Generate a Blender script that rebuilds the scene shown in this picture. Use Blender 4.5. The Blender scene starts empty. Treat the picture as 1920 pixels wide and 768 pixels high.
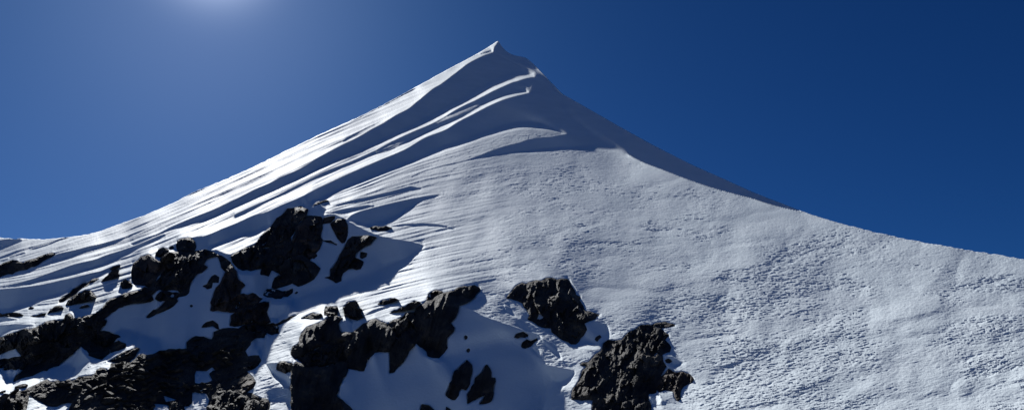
import bpy, math, random
import numpy as np
from mathutils import Vector, Matrix
from mathutils.geometry import delaunay_2d_cdt

random.seed(7); RNG = np.random.default_rng(7)
scene = bpy.context.scene
col = scene.collection

# ------------------------------------------------------------------ camera frame
# All outlines below were measured as directions seen from the camera (direction = pixel of a 1920x768
# picture with a focal length of FPX); each gets a real distance from the terrain solved further down.
FPX, PITCH, EYE = 1400.0, math.radians(18.0), 1.6
CX, CY = 960.0, 384.0
SUN_PX = (400.0, -110.0)
cp, sp = math.cos(PITCH), math.sin(PITCH)
RIGHT = np.array([1.0, 0, 0]); UP = np.array([0, -sp, cp]); FWD = np.array([0, cp, sp])

def rays(u, v):
    x = (np.asarray(u, float) - CX) / FPX; y = (CY - np.asarray(v, float)) / FPX
    return x[..., None] * RIGHT + y[..., None] * UP + FWD

def pts(u, v, depth):
    return rays(u, v) * np.asarray(depth)[..., None] + np.array([0, 0, EYE])

SUN = rays(*SUN_PX); SUN = SUN / np.linalg.norm(SUN)

# ------------------------------------------------------------------ noise helpers
def blur(a, r, n=2):
    r = int(max(1, r))
    for _ in range(n):
        for ax in (0, 1):
            p = np.pad(a, [(r + 1, r) if k == ax else (0, 0) for k in (0, 1)], mode='edge')
            c = np.cumsum(p, axis=ax)
            a = (np.take(c, range(2 * r + 1, c.shape[ax]), ax) - np.take(c, range(0, c.shape[ax] - 2 * r - 1), ax)) / (2 * r + 1)
    return a

def unit(a):
    a = a - a.mean(); return a / (a.std() + 1e-12)

_PERM = RNG.permutation(4096)
_VAL = RNG.uniform(-1, 1, 4096)
def vnoise(p, freq, seed=0):
    """value noise of 3D points (n,3)"""
    q = p * freq + seed * 17.31
    i = np.floor(q).astype(np.int64); f = q - i; f = f * f * (3 - 2 * f)
    out = 0
    for dx in (0, 1):
        for dy in (0, 1):
            for dz in (0, 1):
                h = _PERM[(i[:, 0] + dx) & 4095]; h = _PERM[(h + i[:, 1] + dy) & 4095]; h = _PERM[(h + i[:, 2] + dz) & 4095]
                w = (f[:, 0] if dx else 1 - f[:, 0]) * (f[:, 1] if dy else 1 - f[:, 1]) * (f[:, 2] if dz else 1 - f[:, 2])
                out = out + w * _VAL[h]
    return out

def inside(poly, u, v):
    """even-odd test of points u, v"""
    u = np.asarray(u, float); v = np.asarray(v, float); r = np.zeros(u.shape, bool)
    x0, y0 = poly[-1]
    for x1, y1 in poly:
        if y0 != y1:
            c = ((y0 > v) != (y1 > v)) & (u < (x1 - x0) * (v - y0) / (y1 - y0) + x0)
            r ^= c
        x0, y0 = x1, y1
    return r

def P(s):
    a = [float(t) for t in s.replace(',', ' ').split()]
    return list(zip(a[0::2], a[1::2]))

def smooth_curve(p, n=6):
    q = [p[0]] + list(p) + [p[-1]]; out = []
    for i in range(1, len(q) - 2):
        a, b, c, d = [np.array(t) for t in q[i - 1:i + 3]]
        for k in range(n):
            t = k / n
            out.append(tuple(.5 * (2 * b + (c - a) * t + (2 * a - 5 * b + 4 * c - d) * t * t + (3 * b - a - 3 * c + d) * t ** 3)))
    out.append(tuple(p[-1])); return out

# ------------------------------------------------------------------ outlines of the snow
SKY = P("""-420,462 -150,452 -40,447 0,446 40,447 75,448.5 116,445.5 178,436 234,416 272,403 300,391 325,380 362,361 425,335 487,307 519,291
600,252 640,234 700,206 771,168 840,130 880,109 909,92.5 924,83 934,77.5 940,86 948,95 956,100.5 965,104 984,108 993,114 999,119 1006,126 1015,135 1030,151 1040,161
1052,174 1063,181 1102,203 1165,239 1227,273 1290,305 1352,333 1415,361 1471,383 1502,395 1540,408 1600,425 1700,448 1800,466 1920,486 2100,522 2400,590""")

# edges of the wind-cut bands, each from right (near the summit) to left
A_LO = P("924,98 906,104 877,119 852,138 827,157 809,168 781,191 765,204 743,215 721,229 693,244 665,260 644,270 600,294 562,316 525,332 503,344 475,356 441,373 403,391 362,407 319,425 294,438 269,446 244,456")
B_HI = P("1002,136 990,140 952,152 909,171 871,193 827,216 784,238 734,260 696,278 669,290 619,309 569,333 525,353 500,364 462,380 425,397 394,411 359,421 322,432 300,440 250,459")
B_LO = P("1003,144 984,147 952,158 921,172 890,188 859,203 815,229 771,248 727,269 700,283 656,302 612,320 581,335 544,353 503,373 469,388 440,402")
C_HI = P("991,171.5 968,176 940,183 915,193 890,207 859,224 827,238 790,255 759,270 727,283 700,290 656,310 612,326 594,334 566,348 531,365 487,385 456,401 436,410")
C_LO = P("991,174 965,180 940,188 915,199 890,212 859,228 834,243 796,258 759,280 718,298 700,306 653,326 612,345 581,360 562,370 531,382 500,396 475,404 447,417 419,428 400,436 384,441 361,445 340,452 318,462")
D_HI = P("1062,250 1031,241 1000,238 978,238 943,246 910,256 890,263 857,274 835,280 810,291 763,310 716,328 669,347 638,359 613,372 596,378 580,386")
D_LO = P("1062,251 1038,256 1003,259 971,268 943,275 908,288 873,300 845,306 820,312 790,322 770,331")
E_HI = P("770,332 792,324 822,315 850,309 876,303 897,298 925,293 961,288 1013,285 1048,282 1101,280 1136,283 1174,288 1209,305 1246,319 1290,336 1337,352 1384,365 1415,373 1446,383 1477,391 1506,397")

def rev(c): return list(reversed(c))
RSKY = [p for p in SKY if p[0] >= 934]
S = smooth_curve
SHADE = [  # (outline, strength of the hollow)
    # band under the summit lip, joined to the whole right face of the peak
    S(A_LO) + rev(S(B_HI)),
    [(924, 98), (926, 88), (934, 77)] + [(p[0], p[1] - 6) for p in RSKY if p[0] < 1510] + rev(S([p for p in E_HI if p[0] >= 1174])) + [(1136, 283), (1101, 262), (1062, 250), (1030, 210), (1010, 180), (1004, 148), (1003, 136)],
    S(B_LO) + rev(S(C_HI)),
    [(1003, 144), (991, 171), (991, 174), (1010, 180), (1030, 200), (1010, 140)],
    S(C_LO) + P("330,470 345,480 380,474 392,469 419,458 452,446 480,439 500,430 540,400 560,388 580,386") + rev(S(D_HI)) + [(1080, 230), (1010, 178)],
    S(D_LO) + S(E_HI) [0:0] + S([p for p in E_HI if p[0] < 1175]) + [(1174, 288), (1130, 262), (1080, 240)],
    P("1002,145.5 985,148 960,154 938,164 955,160.5 975,156 1001,152"),
    P("782,164 760,176 730,192 690,212 655,231 690,208 730,187 765,169"),
    P("720,224 700,236 680,246 655,260 640,266 650,258 690,237"),
    P("921,93 908,97 897,102 908,100.5 921,97"),
    # far left
    P("-40,452 0,449 22,446.5 42,449.5 28,456 12,463 0,468 -40,474"),
    P("-40,496 0,481 30,469 66,459 60,463 32,472.5 0,485 -40,502"),
    P("52,468 80,459 113,448.5 90,459 66,465.5"),
    P("16,480.5 45,472 48,473 18,483"),
    S(P("98,483 108,475 137,469 168,461 188,457 221,448 250,440 236,447 212,457 188,464.5 155,474 124,485 88,496 44,510 0,522 -40,533 -40,525 0,518 70,497")),
    S(P("-40,540 0,535 22,532 55,524 88,513 115,503 142,494 177,486 199,477 232,467 262,457 300,441 310,441 285,455 262,465 240,477 221,485 199,496 177,504 133,516 88,526 44,534 0,538 -40,543")),
    S(P("-40,546 0,541 44,537 88,530.5 133,520.5 166,512 188,507 212,497.5 225,495 212,503 195,512 177,521 155,532 133,545 115,554 99,558.5 75,565 51,576 29,583.5 22,586 0,589 -40,592")),
    P("-40,595 10,594 33,598 20,601 0,604 -40,607"),
    P("-40,612 0,609 30,606.5 65,609 40,615 20,619 0,630 -40,640"),
    # hollow above the small lip beside the upper outcrop and the dark side of the lip itself
    S(P("650,410 664,400 685,392.5 726,381.5 779,370.5 832,363 816,370 791,378 776,387 760,400 741,414 719,422.5 694,426 685,425 666,417")),
    S(P("719,424 760,420 804,418.5 835,422.5 852,428.5 820,424.5 770,424")),
    S(P("770,348 700,366 650,378 622,386 660,381 720,370 790,352")) ,
    S(P("640,392 610,399 650,396 700,386 690,383")),
    P("580,384 600,383 612,392 607,402 628,400 648,410 668,419 684,428 709,437 735,447 770,452 790,457 795,461 790,469 766,495 719,529 662,549 608,565 581,572 570,580 551,583 543,567 506,561 470,570 430,500 480,455 540,400"),
    # bowl between the left rocks
    P("188,598 242,565 300,545 350,480 400,465 440,480 500,500 510,560 500,570 500,612 480,612 440,615 405,633 354,654 303,659 283,656 222,636 187,622"),
    P("507,570 541,569.5 538,587 521,603 507,601 500,590"),
    P("477,634 497,633.5 495,656 485,663 465,668 455,655"),
    P("499,680 521,679 532,690 545,712 549,727 533,722 513,706"),
    P("460,733 478,726 474,738 462,741"),
    # under the left ridge of rocks
    P("150,654 157,663 169,675 147,693 132,705 108,704 88,700 49,707 30,700 60,670 100,640 200,600 206,640 205,662 190,676 165,664"),
    P("-40,668 0,665 29,649 45,656 39,667 15,673 0,674 -40,676"),
    P("-40,688 5,688 15,694 44,692 30,712 15,713 5,702 0,692"),
    P("200,676 222,664 236,657 226,664 206,679"),
    P("243,678 259,665 268,660 262,672 250,680"),
    # dome below the middle outcrops
    S(P("860,572 885,580 909,592 961,611 1002,624 1014,630 1006,640 1000,650 1010,654 1030,657 1036,668 1034,676 1020,680 1040,686 1063,690 1078,697 1070,712 1044,739 1036,757 1031,772")) + P("1024,860 620,860 640,720 700,690 790,640 840,600"),
    S(P("1014,631 1026,638 1044,656 1053,671 1050,673 1038,662 1022,645")),
    P("640,760 640,730 655,690 690,676 712,655 735,655 760,680 800,664 850,600 870,600 860,680 840,760"),
    P("946,571 950,585 962,592 975,594 962,585 955,576"),
    S(P("1119,600 1128,604 1138,611 1144,628 1138,643 1128,652 1108,654 1081,648 1060,640 1095,604")),
    P("1240,664 1262,668 1284,680 1268,690 1274,700 1252,690"),
    P("1217,736 1232,735 1240,748 1237,757 1222,757"),
    S(P("655,600 640,601 636,612 642,622 658,624 661,608")),
    S(P("684,590 700,580 722,574 735,575 715,581 692,590")),
]
LIT = [  # snow that catches the sun inside the areas above: (outline, facing)
    (P("801,668 806,666 838,678 826,681 803,672"), .7),
    (P("1009,657 1022,653 1034,660 1037,674 1024,676 1012,670"), .45),
    (S(P("815,231 850,215 888,199 898,196 886,204 855,219 822,233")), .22),
    (S(P("703,286 720,276 750,265 762,262 745,272 722,283")), .2),
    (P("508,566.5 541,565.5 541,568.5 507,569.5"), .7),
    (P("441,508.5 460,511.5 478,512 478,514 458,514 441,511"), .9),
    (P("392,469 419,458.5 452,447 482,440 500,433 480,452 462,463 448,470 430,476 415,466"), .9),
    (P("157,661 172,671 192,679 190,682 170,676"), .9),
    (P("650,412 668,418.5 690,428 709,436 735,445 718,443 700,437 680,428"), .7),
    (P("1174,286 1182,290 1182,294 1172,290"), .9),
    (P("1001,136.5 1004,137 1004.5,145.5 1002,146"), .8),
    (P("117,468 135,489.5 110,497 120,490"), .0),
]
GLOW = [  # faint ridge lines in the shade (they turn a little towards the sky)
    (P("1055,199 1081,224 1112,249 1143,271 1174,288"), 5, 1.0),
    (P("994,117 1004,131 1012,150 1030,168"), 4, .35),
    (P("1040,165 1052,180 1062,196"), 6, .35),
    (S(P("839,684 870,674 891,668 935,655 977,655 1005,668")), 15, .6),
    (S(P("860,650 880,640 915,634 945,628 970,640")), 15, -.6),
    (P("700,720 760,712 820,705"), 30, .35),
    (P("926,95 932,103 945,111 960,113"), 5, -.4),
]

# ------------------------------------------------------------------ outlines of the rocks: label, relief style, outline
# styles: 'rough' craggy, 'flute' vertical ribs, 'block' angular, 'slab' tilted layers
ROCKS = [
 ('outcrop', 'long low black rock band lying under the striped snow at the far left edge', 'slab', "-30,502 0,496 13,490 24,486.5 35,488.5 29,492 44,492 66,484 84,476.5 97,473 104,475 97,481 73,495 44,506 0,519.6 -30,527"),
 ('outcrop', 'small dark ledge standing in streaked snow left of the largest round boulder', 'slab', "189,528.5 195,521 205,512 218,504 223,506 221,512 224.6,516 212,521 199,526"),
 ('rock', 'thin dark sliver just above the small ledge in streaked snow', 'slab', "206,504 224.6,496 226,498.6 210,507"),
 ('outcrop', 'narrow slanting black rib along the lower rim of the big left shadow band', 'slab', "117,556 133,546 137,541 155,531 170,525 186,521 181,525 168,531 155,539 147,546 140,553 128,560 118,566 110,566 111,561"),
 ('outcrop', 'rounded dark knoll under the slanting rib on the sunlit left snow', 'rough', "122,572 128,562 140,553 150,548 153,548 159,543 170,544 175,550.6 181,557 168,563 150,567 133,573"),
 ('rock', 'dark wedge pointing down left beside the rounded knoll', 'slab', "88,588 93,581 104,573 112,572 120,577 106,583"),
 ('rock', 'tiny lone black stone on bright snow by the left shadow rim', 'block', "51,579 57.5,574 64,576 62,580 54,580.5"),
 ('rock', 'small flat dark rock alone on bright snow below the rounded knoll', 'slab', "147,578 153,573 164,570.5 168,573 155,577.5"),
 ('rock', 'thin dark sliver flat on the bright snow left of the wedge', 'slab', "57.5,591.5 77,587 87,586 80,590.5 88,592.6 73,594 60,594"),
 ('outcrop', 'low dark hump at the left edge above a thin bright snow line', 'rough', "-25,588 13,586 26.5,585 44,590 33,594 13,592.6 -25,593"),
 ('boulder', 'largest round brown boulder on the left knot of rocks', 'block', "246.5,511 249,495 260,486 264,480 277.5,476 293,486 305,493 311,504 297,517 291,528 271,534 251,533 246.5,519.6"),
 ('rock', 'small jagged black rock at the left foot of the largest round boulder', 'block', "226.6,528 235.5,523 244,528 249,535 242,540.6 229,541.7 226.6,535"),
 ('boulder', 'domed dark boulder behind the largest round boulder', 'block', "291,477.5 297,466.5 306,463 317,467.6 315,475 302,482 293,481"),
 ('boulder', 'grey broken boulder between the domed boulder and the square block', 'block', "302,486 304,482 317,472 328,475 328,491 319.6,498.5 308.5,497.5"),
 ('rock', 'tiny round stone on the crest left of the square block', 'block', "316,465 322,460 327,463 324,466.5 318,467"),
 ('boulder', 'square cracked block perched highest on the left knot of rocks', 'block', "330.6,462 332,451 339.5,446.5 357,444 365,452 368,462 366,468.7 353,473 342,480 333,473"),
 ('outcrop', 'tall black crag beneath the perched square block', 'rough', "326,504 330.6,486 344,477.5 353,472 370,471 384,466.5 397,471 408,480 388,485 381.5,495 390,500 384,506 370,513 361.6,524 356,539.5 355,548 337,548 330.6,540.6 308.5,539.5 302,528 308.5,517 324,504"),
 ('outcrop', 'narrow black rib arching right of the tall crag over the shaded snow', 'slab', "397,470 410,477.5 423.5,484 433.5,492 432,495 421,508.5 415,502 412.5,491 408,480"),
 ('rock', 'dark stepped rock in the shaded snow right of the tall crag', 'block', "378,536 388,532 397,517 402.5,514 411,518.5 410,529.5 399,529.5 397,539.5 388,541.7 384,538"),
 ('outcrop', 'brown buttress with a blunt top between two shaded snow patches', 'rough', "420,515 424,504 434,494 444,507 446.5,523 460,534 452,542 450,551 465,552 474,548 493,559 485,567 465,572 455,580 440,585 432,586 394,582 397,560 402,545 412,532 417,520"),
 ('outcrop', 'broad black rock at the foot of the brown buttress beside the square shaded snow', 'rough', "465,572 485,567 504,565 502,580 500,584 508,603 497,608 480,609 460,607 440,612 430,610 433,590 441,585 455,580"),
 ('rock', 'tiny pebble alone in the middle of the shaded snow bowl', 'block', "355,572 360,570 363,574.5 357,575.6"),
 ('outcrop', 'long dark arm along the upper rim of the shaded snow bowl', 'slab', "193,575 199,566 215,557 241,548 262,544 271,537 287,537 302,540.6 284,553 288.6,561.6 264,568 242,570.5 222,577 205,590 195,598 186,592 180,585"),
 ('outcrop', 'dark tongue reaching down left into the shaded snow bowl', 'slab', "272,595.6 281,586 300,574 312,561 331,558 334,564 325,574 300,586 278,596"),
 ('rock', 'low black rock joining the tongue to the foot of the tall crag', 'rough', "290,560 293,553 302,545 330,547 355,548 350,553 336,556 331,560 312,562 300,565"),
 ('outcrop', 'black ridge at the left edge below the last sunlit snow strip', 'rough', "-30,642 0,631 20,624 46,615 66,615 73,609 93,601 105,600 110,612 100,625 80,640 55,650 45,656 29,650 0,665 -30,675"),
 ('outcrop', 'black ridge topped by a small round knob', 'rough', "93,601 120,598 122,590 130,586 136,590 137,595 150,596 166,590 178,587 172,600 150,615 130,628 110,640 95,640 80,640 100,625 110,612 105,600"),
 ('outcrop', 'long slanting dark slab along the left rim of the shaded bowl', 'slab', "178,587 186,584 195,598 201,600 187,621 205,621 227,631 206,641 190,640 165,648 152,645 137,650 115,650 110,640 130,628 150,615 172,600"),
 ('rock', 'square black block hanging under the long slanting slab', 'block', "165,648 190,640 206,641 206,661 191,674 178,670 166,666"),
 ('outcrop', 'broken dark ledge slanting above the shaded snow triangle', 'slab', "45,656 55,650 80,640 110,640 115,650 137,650 152,645 137,663 110,685 68,700 49,706 24,717 30,703 44,692 60,680 39,667"),
 ('rock', 'low black rock between two small shaded snow patches at the left edge', 'rough', "-30,674 0,673 15,672 39,667 60,680 44,692 15,693 0,690 -30,690"),
 ('rock', 'tilted slab with a pale upper face below the bowl rim', 'slab', "206,650 215,641 222,637 236,643 236,650 215,658 207,661"),
 ('rock', 'second tilted slab stepping down right from the pale faced slab', 'slab', "204,676 222,664 244,655 256,650 262,652 255,666 243,677 215,679"),
 ('rock', 'curved black rock like a bird at the right rim of the shaded bowl', 'rough', "377,614 387,603 399,599.6 409,607 411,617 406,615.5 399,610.6 387,613"),
 # upper outcrop
 ('outcrop', 'topmost black crag of the upper outcrop against the shadowed snow', 'rough', "479,457 490,441 507,425 515,414 528,403 539,390 564,386 578,392 575,403 559,419 553,430 545,445 530,455 510,462 490,465"),
 ('outcrop', 'wide black lower half of the upper outcrop above a shaded snow patch', 'rough', "433,479 449,471 463,463 479,457 490,465 510,462 530,455 545,445 548,457 535,470 520,477 517,490 509,507 504,518 487,515 490,504 470,508 455,507 441,498 435,490"),
 ('outcrop', 'reddish brown block in the middle of the upper outcrop', 'block', "553,427 569.6,411 589,404 602,405.6 605,411 602,425 601,444 605,449 600,466 591.5,472.6 578,474 548,466 548,455 556,441"),
 ('rock', 'dark capstone bridging the reddish block and the leaf shaped brown rock', 'block', "616,405.6 628,404 628,409.7 619,418 610.6,419 604,420 606.5,408"),
 ('rock', 'leaf shaped reddish rock tapering downward into shaded snow', 'block', "619,419 632.5,409.7 646,409.7 651.6,420.6 651.6,441 646,455 640.7,456 632.5,446.6 627,435.6"),
 ('boulder', 'big angular grey boulder at the foot of the upper outcrop', 'block', "523,501 537,485 564,476.7 580.5,487.6 601,502.7 589,523 575,531 558.6,537 548,531 542,520 526,518"),
 ('rock', 'dark rock tucked under the left side of the big angular boulder', 'block', "509,539.6 515,520 523,515 545,523 548,531 531,537 517.6,541"),
 ('rock', 'small stone between the reddish block and the big angular boulder', 'block', "575,475 589,471 595.5,479 589,485 578,482"),
 ('outcrop', 'long black slab slanting through the shaded snow right of the upper outcrop', 'rough', "608,520 619,517 619,504 632.5,487.6 640.7,471 649,455 660,442.5 687,440.6 706,444 695,457.5 679,465.7 668,474 665,482 681.7,490 676,504 654,504 643,512 640.7,526 630,531 616,522"),
 ('rock', 'small stone on the right side of the long slanting black slab', 'block', "675,483 676,471 688.6,474 687,481 679,485"),
 ('rock', 'thin dark sliver in shaded snow below the leaf shaped rock', 'slab', "602,449 620,450 635,458 630,459.5 612,454"),
 ('outcrop', 'low black rock lying in shaded snow under the upper outcrop', 'rough', "493,553 501,541 520,542 537,545 549,540 549,548 539.5,556 517.6,560 501,557"),
 ('rock', 'tiny stone at the right end of the low rock under the upper outcrop', 'block', "551,550 556,545.6 560,547 556,550.5"),
 ('rock', 'thin dark strip of rock above the upper outcrop at the snow band edge', 'slab', "580,385 600,378 610.6,374 616,375.5 602,381 589,385"),
 ('outcrop', 'small dark ledge where the thin snow lip ends', 'slab', "692.7,426 703.6,423 714.5,424.7 722,423 734,426 726,432 709,433 701,429"),
 # middle outcrops
 ('rock', 'low flat dark rock on bright snow left of the two standing stones', 'slab', "564,595 586,585 602,587 605,591 597,598 575,597"),
 ('rock', 'blocky dark standing stone with a flat top on the snow rise', 'block', "607,588 610,573.5 632,573 635,580 632,591 615.5,592"),
 ('rock', 'pointed dark standing stone right of the flat topped one', 'block', "642.6,576 653,565 667,562.7 673,571 667,576 679,579 676.5,587 682.7,594 669.7,600.6 653,594 645,590"),
 ('outcrop', 'broad smooth black crag left of the ribbed cliffs', 'flute', "561,641 564,625 575,611.5 604.6,600.6 618,590 632,591 642.6,595 634.5,606 640,622 659,625 661.6,633 653,641 632,641 610,644 585.7,657.6 575,660 569,668 553,674 545,663 548,649"),
 ('outcrop', 'knobbly dark ledge across the middle of the central cliffs', 'rough', "572,690 569,671 586,660 610,647 632,641 651,641 653,652 648,668 648,676.5 607,687 586,682"),
 ('outcrop', 'big black cliff at the bottom edge left of the shaded dome', 'flute', "545,733 545,706 548,685 556,676.5 572,687 607,686 642.6,676.5 653,679 653,693 640,717 630,739 648,755 661.6,768 690,800 690,820 540,820 545,768"),
 ('rock', 'black rock jutting left from the big bottom cliff over the snow channel', 'rough', "519,682 526,676.5 548,679 548,695.5 537,701 518,693"),
 ('outcrop', 'ribbed cliff with a peaked top left of the tallest cliff', 'flute', "648,676.5 656,641 664,619.6 680.5,606 705,596.6 724,604.7 735,614 743,625 740,641 730.7,657.6 721,660 710,655 686,676.5 683,695.5 667,693 653,690"),
 ('outcrop', 'long dark prow hanging down between two ribbed cliffs', 'flute', "729,700 730,660 738,645 744,634 761,619 779,616 781,641 767,658 757,678 739,698"),
 ('outcrop', 'rounded dark shoulder above the hanging prow', 'rough', "729.5,604 747,596.6 766.6,584 776.5,584 781,591.6 779,616 761.6,619 744,629 739,616"),
 ('outcrop', 'tallest ribbed cliff in the middle with a long jagged crest', 'flute', "776.5,584 786,572 799,563 811,562 828,549.6 851,544.6 863,537 890,533.5 899,538.5 900,544.6 890,557 883,563 860.6,572 859,584 853,596.6 844.5,604 853,614 850.7,621 838,633.7 839.5,651 833,661 823.5,671 801,668 799,656 781,643.5 780,619 782,591.6"),
 ('rock', 'round dark knob behind the crest of the tallest ribbed cliff', 'rough', "799,562 803.7,549.6 816,543 828,544.6 832,548 818.5,557 811,563"),
 ('rock', 'low dark hump alone on bright snow above the central cliffs', 'rough', "707,570.6 717,562 732,559 747,560.7 729.5,568 713,571"),
 ('outcrop', 'low saw toothed rock row on snow left of the tallest cliff', 'block', "728,588 739,580.5 744,581 754,574 758,575 766.6,568 776.5,563 784,564.4 789,567 779,575.5 761.6,582 742,585.4"),
 ('rock', 'upper of two tiny stones in the shaded hollow right of the tallest cliff', 'block', "870,630 873,627.5 877,630 876,635 871,637"),
 ('rock', 'lower of two tiny stones in the shaded hollow right of the tallest cliff', 'block', "874.5,654 880,651.5 882,655 880,661 875,660"),
 ('outcrop', 'left black fang of rock poking out of the shaded dome', 'flute', "835.5,740 836,735 847.5,711.6 852,694 865,683 875,673 884.7,683 884.7,700.6 881,720 874,731 865,728 854,749 847.5,749"),
 ('outcrop', 'right black fang of rock with a notched top on the shaded dome', 'flute', "875,757.5 876,738 889,718 891,707 902,698.5 909,685 913,682 920,692 921,707 928.5,707 926,735.7 923,749 909,756.5 897,757 909,740 891,749"),
 ('rock', 'dark stone cut by the bottom edge left of the two fangs', 'block', "786,772 790.6,756.5 804,758.6 815,768 818,790 786,790"),
 ('rock', 'small dark tip at the bottom edge just under the left fang', 'block', "836.6,761 848,769 850,784 835,784"),
 ('rock', 'arched dark stone on the upper right of the shaded dome', 'rough', "963.5,631.7 968,625 981,621 991,627 987.6,633 976.6,631.7 971,634"),
 ('rock', 'craggy stone with a sunlit flank just below the arched stone', 'rough', "976.6,650 979,641.6 987.6,635 995,639 1007,633 1008,637 999.6,644 996,649 983,653.6"),
 # right outcrops
 ('outcrop', 'craggy dark outcrop standing alone in the middle of the slope', 'rough', "948.7,559.8 958,547 967.5,535 979,529 986,531.6 1000,525.8 1014,525.8 1024,520 1035.5,520 1045,523.4 1063.6,522 1068,526 1070.6,533 1077.6,543 1080,551.6 1089,556 1087,562 1094,572.6 1097.6,582 1117.5,586.7 1128,590 1119,593 1117.5,598 1108,601 1096,605.5 1101,617 1094,629 1080,645 1070.6,645 1056.6,638 1042.5,627.7 1034,622 1033,615 1009.7,611 988.6,598.4 993,590 981.6,575 979,568 963,562"),
 ('rock', 'small curved stone in the shadow right of the lone craggy outcrop', 'block', "1115,636 1117.5,631 1124.5,627 1128,631 1123,635 1120,640.6"),
 ('outcrop', 'rightmost and largest craggy outcrop cut by the bottom edge', 'rough', "1071,747.6 1072,733.7 1085,713 1091.7,694 1101,685 1087,682.7 1091.7,678 1103,678 1115,664 1126.5,657 1131,643 1140,636 1154,637.5 1166,636 1173,627 1187,618 1200.7,608.5 1214.6,607 1222,609 1240,615 1247,622.5 1256,627 1247,636 1258.6,650 1256,659.5 1242,664 1243.6,676 1250,686 1240,703 1229,722 1232,735 1217,738 1217,748 1221.5,759 1221.5,768 1222,810 1105,810 1110,768 1111.5,750 1091.7,750"),
 ('outcrop', 'brown lump joined to the right foot of the largest craggy outcrop', 'rough', "1227,725 1237,706 1254,690 1268,698 1279,695 1293,700 1301,709 1298,716 1282,724 1277,731 1277,747 1270,752 1264,743 1263,734 1247,731 1235,735"),
 ('rock', 'flat flake of rock lying right of the summit of the largest craggy outcrop', 'slab', "1220,609 1231,604 1247,602 1261,606 1269,609.5 1254,613 1240,614.5"),
 ('rock', 'round stone in the snow hollow right of the largest craggy outcrop', 'block', "1247,673.5 1254,671 1260.5,676 1256,680 1249,680"),
 # darker rock set back in the clefts
 ('outcrop', 'recessed black rock filling the clefts between the blocks of the upper outcrop', 'rough', "509,507 520,477 535,470 548,457 553,428 575,404 590,405 602,407 605,420 600,466 592,475 581,488 600,503 575,530 548,530 527,517"),
 ('outcrop', 'recessed black rock in the clefts between the ribbed central cliffs', 'rough', "574,688 556,674 575,661 610,645 640,622 664,621 690,608 724,606 745,602 779,590 800,570 838,604 832,640 802,662 781,643 760,655 737,692 730,659 700,662 683,690 653,691 600,689"),
 ('outcrop', 'recessed black rock behind the slabs of the long left ridge', 'rough', "-20,645 0,640 46,621 93,606 137,598 186,589 197,601 187,619 222,631 205,655 190,671 168,663 152,648 110,683 50,703 32,702 59,680 40,667 29,652 0,662 -20,668"),
 ('outcrop', 'recessed black rock under the boulders of the left knot', 'rough', "247,533 290,528 309,505 300,485 318,473 335,472 353,474 384,468 350,520 336,546 300,544 271,536"),
 # big stones of the scree
 ('boulder', 'long flat topped slab right of the sunlit snow window in the scree', 'slab', "392,700 406,692.6 438,685 460,688 463,697.5 436,710 406,713 397,707"),
 ('boulder', 'slab with a pale edge at the top of the snow channel', 'slab', "441,678 460,669 485,666 490,675 475,690 462,689 458,685"),
 ('boulder', 'tilted brown slab leaning over the snow channel in the scree', 'slab', "431,732 450.5,713 460,706 480,714.6 475,727 460,737 455,741.5"),
 ('boulder', 'wide dark boulder cut by the bottom edge beside the snow channel', 'rough', "387,761 411,741.5 431,729 460,741.5 485,751 500,760 505,800 387,800"),
 ('boulder', 'pointed grey boulder left of the sunlit snow window in the scree', 'block', "338,680 355,674 372,683 357.5,705 348,712 321,702 333,690"),
 ('boulder', 'thin ribbed slab under the long flat topped slab', 'slab', "397,727 406,719.5 450,713 436,727 392,746 387,737"),
 ('boulder', 'low dark boulder between two bottom snow patches in the scree', 'rough', "318,754 333,748 357.5,751 355,761 338,761 321,767"),
 ('boulder', 'layered block with bright top edges at the upper right of the scree', 'slab', "401,622 411,617 443,614 443,630 440,650 415,652 403,640"),
 ('rock', 'small rounded rock on the scree rim below the shaded bowl', 'block', "350,651 355,644 370,641 372,653 355,654"),
 ('rock', 'dark upright rock on the scree rim left of the layered block', 'block', "370,648 375,639 387,632 392,639 387,656 372,657"),
 ('boulder', 'big black boulder above the small shaded snow patch by the channel', 'rough', "447,615 460,608 480,609 497,612 500,626 478,634 462,655 445,660 443,640"),
 ('boulder', 'steep black slab in the left half of the scree at the bottom', 'slab', "137,751 157,729 181,722 203,727 191,746 159,768 150,800 130,800"),
 ('boulder', 'peaked dark slab below the left sunlit snow strip', 'slab', "49,729 88,710 93,717 115,724 90,739 59,737"),
 ('boulder', 'rounded dark slab behind the bottom left snow patch', 'slab', "93,737 117,729 142,734 120,751 90,751"),
 ('boulder', 'dark boulder filling the bottom left corner', 'rough', "-30,754 0,748 42,737 54,746 49,761 45,800 -30,800"),
 ('rock', 'peaked rock at the right end of the left sunlit snow strip', 'block', "176,700 188,688 208,695 203,703"),
 ('rock', 'dark rock pair at the top of the narrow snow channel', 'rough', "480,609 500,607 512,604 523,611 524,625 510,628 495,624"),
 ('rock', 'low dark ledge where the snow channel bends', 'slab', "515,607 530,599 545,592 560,586 552,592 535,603 520,609"),
]
SUNNY = {'rightmost and largest craggy outcrop cut by the bottom edge': .07, 'brown lump joined to the right foot of the largest craggy outcrop': .15,
 'craggy dark outcrop standing alone in the middle of the slope': -.03, 'flat flake of rock lying right of the summit of the largest craggy outcrop': .15}
SCREE = P("-40,760 0,746 49,729 88,710 93,714 142,710 147,705 178,700 181,692 193,689 208,694 208,680 245,678 259,665 289,662 321,653 350,653 350,641 360,632 382,630 397,635 401,621 411,617 443,614 497,624 497,633 477,634 460,657 465,667 485,665 490,675 478,690 463,695 475,705 480,716 470,722 462,735 480,740 505,750 505,768 520,830 -40,830")
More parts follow.
